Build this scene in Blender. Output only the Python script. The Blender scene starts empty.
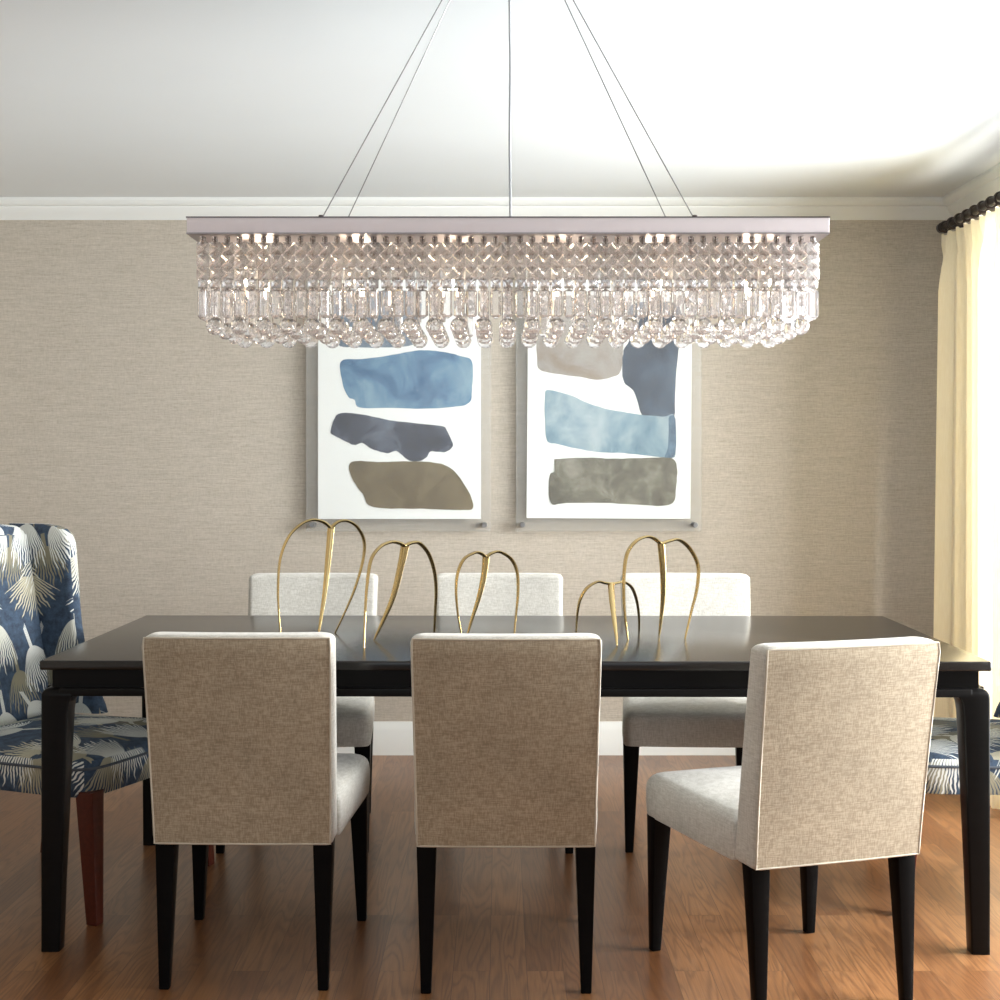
import bpy, math, random
from mathutils import Vector, Matrix
random.seed(7)
PI = math.pi
scene = bpy.context.scene
col = scene.collection

# ------------------------------------------------------------------ camera
F, CX, CY, EYE = 1392.0, 500.0, 459.0, 1.28
cam_d = bpy.data.cameras.new('camera')
cam_d.sensor_width = 36.0
cam_d.lens = F * 36.0 / 1000.0
cam_d.shift_x = 0.0
cam_d.shift_y = -(500.0 - CY) / 1000.0
cam_d.clip_start = 0.05
cam = bpy.data.objects.new('camera', cam_d)
col.objects.link(cam)
cam.location = (0, 0, EYE)
cam.rotation_euler = (PI / 2, 0, 0)
scene.camera = cam


def P(px, py, D):
    return Vector(((px - CX) * D / F, D, EYE - (py - CY) * D / F))


# ------------------------------------------------------------------ materials
def new_mat(name):
    m = bpy.data.materials.new(name)
    m.use_nodes = True
    nt = m.node_tree
    nt.nodes.clear()
    out = nt.nodes.new('ShaderNodeOutputMaterial')
    return m, nt, out


def N(nt, typ, **kw):
    n = nt.nodes.new(typ)
    for k, v in kw.items():
        if k == 'inputs':
            for i, val in v.items():
                n.inputs[i].default_value = val
        else:
            setattr(n, k, v)
    return n


def L(nt, a, ao, b, bi):
    nt.links.new(a.outputs[ao], b.inputs[bi])


def c4(c):
    return (c[0], c[1], c[2], 1.0)


def srgb(r, g, b):
    def f(v):
        v /= 255.0
        return v / 12.92 if v <= 0.04045 else ((v + 0.055) / 1.055) ** 2.4
    return (f(r), f(g), f(b))


def principled(nt, out, color=(.5, .5, .5), rough=.5, metal=0, **kw):
    b = nt.nodes.new('ShaderNodeBsdfPrincipled')
    b.inputs['Base Color'].default_value = c4(color)
    b.inputs['Roughness'].default_value = rough
    b.inputs['Metallic'].default_value = metal
    for k, v in kw.items():
        b.inputs[k].default_value = v
    L(nt, b, 'BSDF', out, 'Surface')
    return b


def simple(name, color, rough=.5, metal=0, noise=0.06, nscale=20, **kw):
    m, nt, out = new_mat(name)
    b = principled(nt, out, color, rough, metal, **kw)
    if noise:
        tc = N(nt, 'ShaderNodeTexCoord')
        nz = N(nt, 'ShaderNodeTexNoise', inputs={'Scale': nscale, 'Detail': 3.0})
        L(nt, tc, 'Object', nz, 'Vector')
        mr = N(nt, 'ShaderNodeMapRange', inputs={3: 1 - noise, 4: 1 + noise})
        L(nt, nz, 'Fac', mr, 0)
        mx = N(nt, 'ShaderNodeMix', data_type='RGBA', blend_type='MULTIPLY')
        mx.inputs[0].default_value = 1.0
        mx.inputs[6].default_value = c4(color)
        L(nt, mr, 0, mx, 7)
        L(nt, mx, 2, b, 'Base Color')
    return m


def math_node(nt, op, a=None, b=None, clamp=False):
    n = nt.nodes.new('ShaderNodeMath')
    n.operation = op
    n.use_clamp = clamp
    for i, v in enumerate((a, b)):
        if v is None:
            continue
        if isinstance(v, (int, float)):
            n.inputs[i].default_value = v
        else:
            nt.links.new(v, n.inputs[i])
    return n.outputs[0]


def mix_rgb(nt, fac, a, b, blend='MIX'):
    n = nt.nodes.new('ShaderNodeMix')
    n.data_type = 'RGBA'
    n.blend_type = blend
    for i, v in ((0, fac), (6, a), (7, b)):
        if isinstance(v, (int, float)):
            n.inputs[i].default_value = v
        elif isinstance(v, tuple):
            n.inputs[i].default_value = c4(v)
        else:
            nt.links.new(v, n.inputs[i])
    return n.outputs[2]


def fabric_mat(name, light, dark, amount=1.0, scale=1.0):
    """linen weave: two crossed stretched noises"""
    m, nt, out = new_mat(name)
    b = principled(nt, out, light, .9)
    b.inputs['Sheen Weight'].default_value = .25
    b.inputs['Sheen Roughness'].default_value = .5
    tc = N(nt, 'ShaderNodeTexCoord')
    outs = []
    for sc in ((360, 360, 42), (42, 42, 380)):
        mp = N(nt, 'ShaderNodeMapping')
        mp.inputs['Scale'].default_value = tuple(s * scale for s in sc)
        L(nt, tc, 'Object', mp, 'Vector')
        nz = N(nt, 'ShaderNodeTexNoise', inputs={'Scale': 1.0, 'Detail': 2.0, 'Roughness': .6})
        L(nt, mp, 'Vector', nz, 'Vector')
        outs.append(nz.outputs['Fac'])
    s = math_node(nt, 'ADD', outs[0], outs[1])
    mr = N(nt, 'ShaderNodeMapRange', inputs={1: .8, 2: 1.2, 3: 0., 4: amount})
    nt.links.new(s, mr.inputs[0])
    big = N(nt, 'ShaderNodeTexNoise', inputs={'Scale': 9.0, 'Detail': 3.0})
    L(nt, tc, 'Object', big, 'Vector')
    c = mix_rgb(nt, mr.outputs[0], dark, light)
    mr2 = N(nt, 'ShaderNodeMapRange', inputs={1: .3, 2: .7, 3: .92, 4: 1.06})
    L(nt, big, 'Fac', mr2, 0)
    c = mix_rgb(nt, 1.0, c, mr2.outputs[0], 'MULTIPLY')
    nt.links.new(c, b.inputs['Base Color'])
    bp = N(nt, 'ShaderNodeBump', inputs={'Strength': .25, 'Distance': .001})
    nt.links.new(s, bp.inputs['Height'])
    L(nt, bp, 'Normal', b, 'Normal')
    return m


def feather_mat(name):
    """navy cloth printed with hanging cream fans (UV in metres)"""
    m, nt, out = new_mat(name)
    b = principled(nt, out, (.02, .04, .08), .85)
    tc = N(nt, 'ShaderNodeTexCoord')
    nz = N(nt, 'ShaderNodeTexNoise', inputs={'Scale': 38.0, 'Detail': 5.0, 'Roughness': .7})
    L(nt, tc, 'UV', nz, 'Vector')
    mr0 = N(nt, 'ShaderNodeMapRange', inputs={1: .3, 2: .7, 3: 0., 4: 1.})
    L(nt, nz, 'Fac', mr0, 0)
    colr = mix_rgb(nt, mr0.outputs[0], srgb(32, 42, 58), srgb(66, 86, 108))
    wob = N(nt, 'ShaderNodeTexNoise', inputs={'Scale': 26.0, 'Detail': 2.0})
    L(nt, tc, 'UV', wob, 'Vector')

    def layer(colr, scale, off, rot0, nstr, tint_a, tint_b, reach):
        mp = N(nt, 'ShaderNodeMapping')
        mp.inputs['Location'].default_value = (off[0], off[1], 0)
        mp.inputs['Scale'].default_value = (scale, scale, 1)
        L(nt, tc, 'UV', mp, 'Vector')
        vo = N(nt, 'ShaderNodeTexVoronoi', voronoi_dimensions='2D', feature='F1', inputs={'Scale': 1.0, 'Randomness': .65})
        L(nt, mp, 'Vector', vo, 'Vector')
        sub = N(nt, 'ShaderNodeVectorMath', operation='SUBTRACT')
        L(nt, mp, 'Vector', sub, 0)
        L(nt, vo, 'Position', sub, 1)
        sc = N(nt, 'ShaderNodeSeparateColor')
        L(nt, vo, 'Color', sc, 'Color')
        ang = math_node(nt, 'MULTIPLY_ADD', sc.outputs[0], 1.5)
        ang.node.inputs[2].default_value = rot0
        vr = N(nt, 'ShaderNodeVectorRotate', rotation_type='Z_AXIS')
        L(nt, sub, 0, vr, 'Vector')
        nt.links.new(ang, vr.inputs['Angle'])
        sx = N(nt, 'ShaderNodeSeparateXYZ')
        L(nt, vr, 'Vector', sx, 0)
        x = sx.outputs[0]
        y0 = math_node(nt, 'ADD', sx.outputs[1], .0)
        # apex sits above the cell centre; strands hang along -y
        y = math_node(nt, 'SUBTRACT', .30, y0)
        r = math_node(nt, 'SQRT', math_node(nt, 'ADD', math_node(nt, 'MULTIPLY', x, x), math_node(nt, 'MULTIPLY', y, y)))
        yp = math_node(nt, 'MAXIMUM', math_node(nt, 'ADD', y, .03), .004)
        th = math_node(nt, 'MULTIPLY', math_node(nt, 'DIVIDE', x, math_node(nt, 'SQRT', yp)), 1.9)
        # curl the strands outward-down with radius
        th2 = math_node(nt, 'ADD', th, math_node(nt, 'MULTIPLY', math_node(nt, 'SUBTRACT', wob.outputs['Fac'], .5), .26))
        st = math_node(nt, 'MULTIPLY_ADD', math_node(nt, 'COSINE', math_node(nt, 'MULTIPLY', th2, nstr)), .5)
        st.node.inputs[2].default_value = .5
        # length varies per strand
        ln = math_node(nt, 'MULTIPLY_ADD', math_node(nt, 'SINE', math_node(nt, 'MULTIPLY', th2, nstr * .37)), .09)
        ln.node.inputs[2].default_value = reach
        rr = math_node(nt, 'DIVIDE', r, ln)
        thr = math_node(nt, 'SUBTRACT', math_node(nt, 'MULTIPLY', rr, 1.3), .52)
        m1 = math_node(nt, 'MULTIPLY', math_node(nt, 'SUBTRACT', st, thr), 7.0, True)
        m2 = math_node(nt, 'MULTIPLY', math_node(nt, 'SUBTRACT', 1.0, rr), 12.0, True)
        m3 = math_node(nt, 'MULTIPLY', math_node(nt, 'SUBTRACT', 1.12, math_node(nt, 'ABSOLUTE', th)), 14.0, True)
        mask = math_node(nt, 'MULTIPLY', math_node(nt, 'MULTIPLY', m1, m2), m3)
        # thin outline arcs between fans
        tint = mix_rgb(nt, sc.outputs[1], tint_a, tint_b)
        shade = math_node(nt, 'MULTIPLY', rr, .55)
        tint = mix_rgb(nt, math_node(nt, 'MULTIPLY', math_node(nt, 'SUBTRACT', 1.0, st), .5, True), tint, srgb(112, 110, 92))
        return mix_rgb(nt, mask, colr, tint)
    colr = layer(colr, 5.0, (.2, .45), -.9, 40.0, srgb(120, 114, 92), srgb(186, 180, 158), .60)
    colr = layer(colr, 5.0, (.63, .1), -.75, 46.0, srgb(228, 231, 228), srgb(204, 204, 192), .70)
    nt.links.new(colr, b.inputs['Base Color'])
    bp = N(nt, 'ShaderNodeBump', inputs={'Strength': .2, 'Distance': .001})
    L(nt, nz, 'Fac', bp, 'Height')
    L(nt, bp, 'Normal', b, 'Normal')
    return m


def wall_mat():
    m, nt, out = new_mat('grasscloth')
    b = principled(nt, out, srgb(190, 180, 164), .85)
    tc = N(nt, 'ShaderNodeTexCoord')
    outs = []
    for sc, dt in (((9, 9, 330), 4.0), ((40, 40, 700), 2.0), ((160, 160, 40), 2.0)):
        mp = N(nt, 'ShaderNodeMapping')
        mp.inputs['Scale'].default_value = sc
        L(nt, tc, 'Object', mp, 'Vector')
        nz = N(nt, 'ShaderNodeTexNoise', inputs={'Scale': 1.0, 'Detail': dt, 'Roughness': .6})
        L(nt, mp, 'Vector', nz, 'Vector')
        outs.append(nz.outputs['Fac'])
    s = math_node(nt, 'ADD', outs[0], math_node(nt, 'ADD', outs[1], math_node(nt, 'MULTIPLY', outs[2], .5)))
    mr = N(nt, 'ShaderNodeMapRange', inputs={1: .9, 2: 1.6, 3: 0., 4: 1.})
    nt.links.new(s, mr.inputs[0])
    c = mix_rgb(nt, mr.outputs[0], srgb(163, 155, 142), srgb(200, 192, 180))
    nt.links.new(c, b.inputs['Base Color'])
    bp = N(nt, 'ShaderNodeBump', inputs={'Strength': .25, 'Distance': .002})
    nt.links.new(s, bp.inputs['Height'])
    L(nt, bp, 'Normal', b, 'Normal')
    return m


def floor_mat():
    m, nt, out = new_mat('oak_boards')
    b = principled(nt, out, srgb(150, 100, 66), .32)
    b.inputs['Coat Weight'].default_value = .1
    b.inputs['Coat Roughness'].default_value = .22
    tc = N(nt, 'ShaderNodeTexCoord')
    mp = N(nt, 'ShaderNodeMapping')
    mp.inputs['Rotation'].default_value = (0, 0, PI / 2)
    mp.inputs['Location'].default_value = (.03, .025, 0)
    L(nt, tc, 'Object', mp, 'Vector')
    bk = N(nt, 'ShaderNodeTexBrick', offset=.37, offset_frequency=2, squash=1.0)
    bk.inputs['Color1'].default_value = (0, 0, 0, 1)
    bk.inputs['Color2'].default_value = (1, 1, 1, 1)
    bk.inputs['Mortar'].default_value = (.5, .5, .5, 1)
    bk.inputs['Scale'].default_value = 1.0
    bk.inputs['Mortar Size'].default_value = .0008
    bk.inputs['Mortar Smooth'].default_value = .2
    bk.inputs['Brick Width'].default_value = 1.15
    bk.inputs['Row Height'].default_value = .092
    L(nt, mp, 'Vector', bk, 'Vector')
    # per board offset for the grain
    wn = N(nt, 'ShaderNodeTexWhiteNoise', noise_dimensions='3D')
    L(nt, bk, 'Color', wn, 'Vector')
    off = N(nt, 'ShaderNodeVectorMath', operation='SCALE')
    L(nt, wn, 'Color', off, 0)
    off.inputs['Scale'].default_value = 7.0
    add = N(nt, 'ShaderNodeVectorMath', operation='ADD')
    L(nt, tc, 'Object', add, 0)
    L(nt, off, 0, add, 1)
    mg = N(nt, 'ShaderNodeMapping')
    mg.inputs['Scale'].default_value = (16, 1.5, 1)
    L(nt, add, 0, mg, 'Vector')
    wv = N(nt, 'ShaderNodeTexNoise', inputs={'Scale': 1.0, 'Detail': 1.5, 'Distortion': .4})
    L(nt, mg, 'Vector', wv, 'Vector')
    ring = math_node(nt, 'MULTIPLY_ADD', math_node(nt, 'SINE', math_node(nt, 'MULTIPLY', wv.outputs['Fac'], 70.0)), .5)
    ring.node.inputs[2].default_value = .5
    ring = math_node(nt, 'POWER', ring, 2.2)
    mf = N(nt, 'ShaderNodeMapping')
    mf.inputs['Scale'].default_value = (230, 9, 1)
    L(nt, add, 0, mf, 'Vector')
    fine = N(nt, 'ShaderNodeTexNoise', inputs={'Scale': 1.0, 'Detail': 3.0})
    L(nt, mf, 'Vector', fine, 'Vector')
    base = mix_rgb(nt, bk.outputs['Color'], srgb(114, 74, 44), srgb(148, 104, 66))
    base = mix_rgb(nt, math_node(nt, 'MULTIPLY', ring, .46), base, srgb(84, 52, 34))
    mr = N(nt, 'ShaderNodeMapRange', inputs={1: .3, 2: .7, 3: .84, 4: 1.12})
    L(nt, fine, 'Fac', mr, 0)
    base = mix_rgb(nt, 1.0, base, mr.outputs[0], 'MULTIPLY')
    base = mix_rgb(nt, math_node(nt, 'MULTIPLY', bk.outputs['Fac'], .7), base, srgb(60, 38, 26))
    nt.links.new(base, b.inputs['Base Color'])
    bp = N(nt, 'ShaderNodeBump', inputs={'Strength': .12, 'Distance': .002})
    nt.links.new(fine.outputs['Fac'], bp.inputs['Height'])
    L(nt, bp, 'Normal', b, 'Normal')
    return m


def curtain_mat():
    m, nt, out = new_mat('cream_curtain_cloth')
    tc = N(nt, 'ShaderNodeTexCoord')
    mp = N(nt, 'ShaderNodeMapping')
    mp.inputs['Scale'].default_value = (300, 300, 20)
    L(nt, tc, 'Object', mp, 'Vector')
    nz = N(nt, 'ShaderNodeTexNoise', inputs={'Scale': 1.0, 'Detail': 2.0})
    L(nt, mp, 'Vector', nz, 'Vector')
    c = mix_rgb(nt, nz.outputs['Fac'], srgb(238, 228, 200), srgb(252, 246, 226))
    d = N(nt, 'ShaderNodeBsdfDiffuse')
    t = N(nt, 'ShaderNodeBsdfTranslucent')
    nt.links.new(c, d.inputs[0])
    ct = mix_rgb(nt, 1.0, c, (1.0, .93, .78), 'MULTIPLY')
    nt.links.new(ct, t.inputs[0])
    mx = N(nt, 'ShaderNodeMixShader')
    mx.inputs[0].default_value = .38
    L(nt, d, 0, mx, 1)
    L(nt, t, 0, mx, 2)
    L(nt, mx, 0, out, 'Surface')
    return m


def acrylic_mat(name, tint, cloud, fres=.35):
    m, nt, out = new_mat(name)
    tr = N(nt, 'ShaderNodeBsdfTransparent')
    tr.inputs[0].default_value = c4(tint)
    gl = N(nt, 'ShaderNodeBsdfGlossy')
    gl.inputs['Roughness'].default_value = .25
    df = N(nt, 'ShaderNodeBsdfDiffuse')
    df.inputs[0].default_value = (.85, .86, .85, 1)
    m1 = N(nt, 'ShaderNodeMixShader')
    m1.inputs[0].default_value = .025
    L(nt, tr, 0, m1, 1)
    L(nt, gl, 0, m1, 2)
    m2 = N(nt, 'ShaderNodeMixShader')
    nz = N(nt, 'ShaderNodeTexNoise', inputs={'Scale': 6.0})
    tc = N(nt, 'ShaderNodeTexCoord')
    L(nt, tc, 'Object', nz, 'Vector')
    mr = N(nt, 'ShaderNodeMapRange', inputs={3: cloud * .7, 4: cloud * 1.3})
    L(nt, nz, 'Fac', mr, 0)
    L(nt, mr, 0, m2, 0)
    L(nt, m1, 0, m2, 1)
    L(nt, df, 0, m2, 2)
    L(nt, m2, 0, out, 'Surface')
    return m


def watercolor(name, a, b, c, scale=9.0, grad=None):
    a, b, c = (tuple(v * .74 for v in q) for q in (a, b, c))
    m, nt, out = new_mat(name)
    bs = principled(nt, out, a, .8)
    tc = N(nt, 'ShaderNodeTexCoord')
    nz = N(nt, 'ShaderNodeTexNoise', inputs={'Scale': scale, 'Detail': 6.0, 'Roughness': .62, 'Distortion': .5})
    L(nt, tc, 'Object', nz, 'Vector')
    cr = N(nt, 'ShaderNodeValToRGB')
    cr.color_ramp.elements[0].position = .33
    cr.color_ramp.elements[0].color = c4(a)
    cr.color_ramp.elements[1].position = .68
    cr.color_ramp.elements[1].color = c4(c)
    e = cr.color_ramp.elements.new(.5)
    e.color = c4(b)
    L(nt, nz, 'Fac', cr, 0)
    gr = N(nt, 'ShaderNodeTexNoise', inputs={'Scale': 160.0, 'Detail': 2.0})
    L(nt, tc, 'Object', gr, 'Vector')
    mr = N(nt, 'ShaderNodeMapRange', inputs={1: .3, 2: .7, 3: .9, 4: 1.08})
    L(nt, gr, 'Fac', mr, 0)
    cc = mix_rgb(nt, 1.0, cr.outputs[0], mr.outputs[0], 'MULTIPLY')
    nt.links.new(cc, bs.inputs['Base Color'])
    return m


def glass_mat():
    m, nt, out = new_mat('cut_crystal')
    g = N(nt, 'ShaderNodeBsdfPrincipled')
    g.inputs['Base Color'].default_value = (1, .985, .98, 1)
    g.inputs['Transmission Weight'].default_value = 1.0
    g.inputs['IOR'].default_value = 1.62
    g.inputs['Roughness'].default_value = 0.0
    tc = N(nt, 'ShaderNodeTexCoord')
    nz = N(nt, 'ShaderNodeTexNoise', inputs={'Scale': 30.0})
    L(nt, tc, 'Object', nz, 'Vector')
    d = N(nt, 'ShaderNodeBsdfDiffuse')
    cc = mix_rgb(nt, nz.outputs['Fac'], (.93, .9, .9), (.97, .95, .95))
    nt.links.new(cc, d.inputs[0])
    t = N(nt, 'ShaderNodeBsdfTranslucent')
    nt.links.new(cc, t.inputs[0])
    dm = N(nt, 'ShaderNodeMixShader')
    dm.inputs[0].default_value = .5
    L(nt, d, 0, dm, 1)
    L(nt, t, 0, dm, 2)
    mx = N(nt, 'ShaderNodeMixShader')
    mx.inputs[0].default_value = .11
    L(nt, g, 0, mx, 1)
    L(nt, dm, 0, mx, 2)
    L(nt, mx, 0, out, 'Surface')
    return m


def emis_mat(name, color, strength):
    m, nt, out = new_mat(name)
    e = N(nt, 'ShaderNodeEmission')
    e.inputs[0].default_value = c4(color)
    e.inputs[1].default_value = strength
    L(nt, e, 0, out, 'Surface')
    return m


def dark_wood(name, color, rough, coat=.0, spec=.5):
    m, nt, out = new_mat(name)
    b = principled(nt, out, color, rough)
    b.inputs['Coat Weight'].default_value = coat
    b.inputs['Specular IOR Level'].default_value = spec
    b.inputs['Coat Roughness'].default_value = .1
    tc = N(nt, 'ShaderNodeTexCoord')
    mp = N(nt, 'ShaderNodeMapping')
    mp.inputs['Scale'].default_value = (3, 90, 90)
    L(nt, tc, 'Object', mp, 'Vector')
    nz = N(nt, 'ShaderNodeTexNoise', inputs={'Scale': 1.0, 'Detail': 4.0})
    L(nt, mp, 'Vector', nz, 'Vector')
    c = mix_rgb(nt, nz.outputs['Fac'], tuple(v * .7 for v in color), tuple(v * 1.35 for v in color))
    nt.links.new(c, b.inputs['Base Color'])
    return m


M = {}
M['wall'] = wall_mat()
M['floor'] = floor_mat()
M['ceiling'] = simple('ceiling_paint', srgb(224, 229, 231), .9, noise=.015, nscale=3)
M['trim'] = simple('white_trim_paint', srgb(230, 233, 231), .5, noise=.015, nscale=5)
M['linen'] = fabric_mat('pale_linen', srgb(202, 200, 193), srgb(176, 173, 164))
M['linen_back'] = fabric_mat('shade_toned_linen', srgb(184, 169, 145), srgb(148, 133, 110))  # same linen browned: shade on the chair backs put into the colour
M['piping'] = simple('linen_piping', srgb(196, 187, 170), .9, noise=.08, nscale=200)
M['ebony'] = dark_wood('ebonised_wood', (.003, .0028, .0028), .4, 0, .08)
M['espresso'] = dark_wood('espresso_lacquer', (.010, .008, .007), .2, .0)
M['espresso_frame'] = dark_wood('espresso_frame_lacquer', (.0045, .004, .0038), .32, .0, .14)
M['mahogany'] = dark_wood('mahogany', (.075, .013, .005), .4, 0, .2)
M['feather'] = feather_mat('navy_fan_print')
M['feather_piping'] = simple('print_piping', srgb(74, 80, 88), .9, noise=.4, nscale=60)
M['brass'] = simple('polished_brass', srgb(214, 188, 134), .24, 1.0, noise=.12, nscale=14)
M['chrome'] = simple('polished_chrome', (.82, .8, .8), .12, 1.0, noise=.02)
M['pinkchrome'] = simple('rose_silver_band', srgb(250, 240, 241), .5, .0, noise=.015, nscale=8)
M['rim'] = simple('dark_plate_rim', (.12, .1, .1), .3, .9, noise=.02)
M['underside'] = simple('plate_underside', (.40, .36, .37), .4, .8, noise=.03)
M['steel'] = simple('steel_cable', (.3, .3, .3), .4, .9, noise=.02)
M['cord'] = simple('clear_power_cord', (.5, .52, .54), .35, .3, noise=.05)
M['crystal'] = glass_mat()
M['pin'] = simple('chrome_pin', (.2, .16, .14), .25, 1.0, noise=.03)
M['socket'] = simple('lamp_socket', (.55, .4, .3), .3, .9, noise=.04)
M['bulb'] = emis_mat('warm_bulb', (1.0, .80, .58), 130.0)
M['curtain'] = curtain_mat()
M['rod'] = dark_wood('dark_rod_wood', (.022, .014, .01), .4)
M['acrylic'] = acrylic_mat('clear_acrylic', (.97, .975, .97), .035)
M['acrylic_back'] = acrylic_mat('clear_acrylic_back', (.965, .96, .955), .07)
M['paper'] = simple('white_art_paper', srgb(243, 245, 245), .85, noise=.012, nscale=40)
M['pane'] = acrylic_mat('window_pane', (.97, .98, .98), .0)


# ------------------------------------------------------------------ mesh helpers
class MB:
    def __init__(s):
        s.v, s.f, s.mi = [], [], []
        s.cur = 0

    def add(s, verts, faces):
        o = len(s.v)
        s.v += [tuple(v) for v in verts]
        for f in faces:
            s.f.append(tuple(i + o for i in f))
            s.mi.append(s.cur)

    def loft(s, secs, cap0=True, cap1=True, closed=True):
        n = len(secs[0])
        o = len(s.v)
        for sec in secs:
            s.v += [tuple(p) for p in sec]
        for k in range(len(secs) - 1):
            for i in range(n if closed else n - 1):
                j = (i + 1) % n
                s.f.append((o + k * n + i, o + k * n + j, o + (k + 1) * n + j, o + (k + 1) * n + i))
                s.mi.append(s.cur)
        if cap0:
            s.f.append(tuple(o + i for i in reversed(range(n))))
            s.mi.append(s.cur)
        if cap1:
            s.f.append(tuple(o + (len(secs) - 1) * n + i for i in range(n)))
            s.mi.append(s.cur)

    def box(s, x0, x1, y0, y1, z0, z1, r=0.0):
        """box with rounded vertical and horizontal edges"""
        cx, cy = (x0 + x1) / 2, (y0 + y1) / 2
        hx, hy = (x1 - x0) / 2, (y1 - y0) / 2
        if r <= 0:
            v = [(x0, y0, z0), (x1, y0, z0), (x1, y1, z0), (x0, y1, z0), (x0, y0, z1), (x1, y0, z1), (x1, y1, z1), (x0, y1, z1)]
            f = [(3, 2, 1, 0), (4, 5, 6, 7), (0, 1, 5, 4), (1, 2, 6, 5), (2, 3, 7, 6), (3, 0, 4, 7)]
            s.add(v, f)
            return
        secs = []
        st = 3
        for k in range(st + 1):
            a = k / st * PI / 2
            secs.append((r * (1 - math.sin(a)), z0 + r * (1 - math.cos(a))))
        for k in range(st + 1):
            a = k / st * PI / 2
            secs.append((r * (1 - math.cos(a)), z1 - r * (1 - math.sin(a))))
        s.loft([[(cx + p[0], cy + p[1], z) for p in rrect(hx - i, hy - i, max(r - i, .0002) if r - i > 0 else .0002, 3)] for i, z in secs])

    def tube(s, pts, rad, n=8, closed=False):
        pts = [Vector(p) for p in pts]
        m = len(pts)
        tang = []
        for i in range(m):
            if closed:
                t = pts[(i + 1) % m] - pts[i - 1]
            else:
                t = pts[min(i + 1, m - 1)] - pts[max(i - 1, 0)]
            tang.append(t.normalized())
        up = Vector((0, 0, 1))
        if abs(tang[0].dot(up)) > .9:
            up = Vector((1, 0, 0))
        u = (up - tang[0] * up.dot(tang[0])).normalized()
        secs = []
        for i in range(m):
            t = tang[i]
            u = (u - t * u.dot(t))
            u.normalize()
            w = t.cross(u)
            r = rad[i] if isinstance(rad, (list, tuple)) else rad
            ra, rb = r if isinstance(r, (list, tuple)) else (r, r)
            secs.append([pts[i] + u * (ra * math.cos(2 * PI * k / n)) + w * (rb * math.sin(2 * PI * k / n)) for k in range(n)])
        if closed:
            secs.append(secs[0])
            s.loft(secs, False, False)
        else:
            s.loft(secs)

    def ribbon(s, pts, wid, thick, side, n=10):
        """flat oval ribbon; side = direction of the wide axis"""
        pts = [Vector(p) for p in pts]
        m = len(pts)
        secs = []
        for i in range(m):
            t = (pts[min(i + 1, m - 1)] - pts[max(i - 1, 0)]).normalized()
            sd = side[i] if isinstance(side, list) else Vector(side)
            a = (sd - t * sd.dot(t)).normalized()
            b = t.cross(a)
            secs.append([pts[i] + a * (wid[i] * math.cos(2 * PI * k / n)) + b * (thick[i] * math.sin(2 * PI * k / n)) for k in range(n)])
        s.loft(secs)

    def cyl(s, c, axis, r, h, n=16):
        c = Vector(c)
        ax = Vector(axis).normalized()
        up = Vector((0, 0, 1)) if abs(ax.z) < .9 else Vector((1, 0, 0))
        u = (up - ax * up.dot(ax)).normalized()
        w = ax.cross(u)
        prof = [(r * .86, 0), (r, h * .08), (r, h * .92), (r * .86, h)]
        s.loft([[c + ax * t + u * (q * math.cos(2 * PI * k / n)) + w * (q * math.sin(2 * PI * k / n)) for k in range(n)] for q, t in prof])

    def build(s, name, mat, parent=None, smooth=35, uv=False, kind=None):
        me = bpy.data.meshes.new(name)
        me.from_pydata(s.v, [], s.f)
        mats = mat if isinstance(mat, list) else [mat]
        for mm in mats:
            me.materials.append(mm)
        if len(mats) > 1:
            for p, i in zip(me.polygons, s.mi):
                p.material_index = i
        me.update()
        import bmesh
        bm = bmesh.new()
        bm.from_mesh(me)
        bmesh.ops.recalc_face_normals(bm, faces=bm.faces)
        bm.to_mesh(me)
        bm.free()
        if smooth:
            me.polygons.foreach_set('use_smooth', [True] * len(me.polygons))
            me.set_sharp_from_angle(angle=math.radians(smooth))
        if uv:
            ul = me.uv_layers.new(name='UVMap')
            for p in me.polygons:
                n = p.normal
                a = (abs(n.x), abs(n.y), abs(n.z))
                for li in p.loop_indices:
                    co = me.vertices[me.loops[li].vertex_index].co
                    if a[2] >= a[0] * 1.2 and a[2] >= a[1] * 1.2:
                        t = (co.x + .37, co.y)
                    elif a[0] > a[1]:
                        t = (co.y * (1 if n.x > 0 else -1) + .11, co.z)
                    else:
                        t = (co.x * (1 if n.y > 0 else -1), co.z)
                    ul.data[li].uv = t
        o = bpy.data.objects.new(name, me)
        col.objects.link(o)
        if parent:
            o.parent = parent
        if kind:
            o['kind'] = kind
        return o


def rrect(hx, hy, r, nc=4):
    pts = []
    r = min(r, hx, hy)
    for cx, cy, a0 in ((hx - r, hy - r, 0), (-hx + r, hy - r, PI / 2), (-hx + r, -hy + r, PI), (hx - r, -hy + r, 1.5 * PI)):
        for k in range(nc + 1):
            a = a0 + k / nc * PI / 2
            pts.append((cx + r * math.cos(a), cy + r * math.sin(a)))
    return pts


def thing(name, label, cat, loc=(0, 0, 0), rz=0.0, group=None):
    o = bpy.data.objects.new(name, None)
    o.empty_display_size = .1
    col.objects.link(o)
    o.location = loc
    o.rotation_euler = (0, 0, rz)
    o['label'] = label
    o['category'] = cat
    if group:
        o['group'] = group
    return o


def copy_tree(o, parent=None):
    c = o.copy()
    col.objects.link(c)
    if parent is not None:
        c.parent = parent
    for ch in list(o.children):
        copy_tree(ch, c)
    return c


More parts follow.
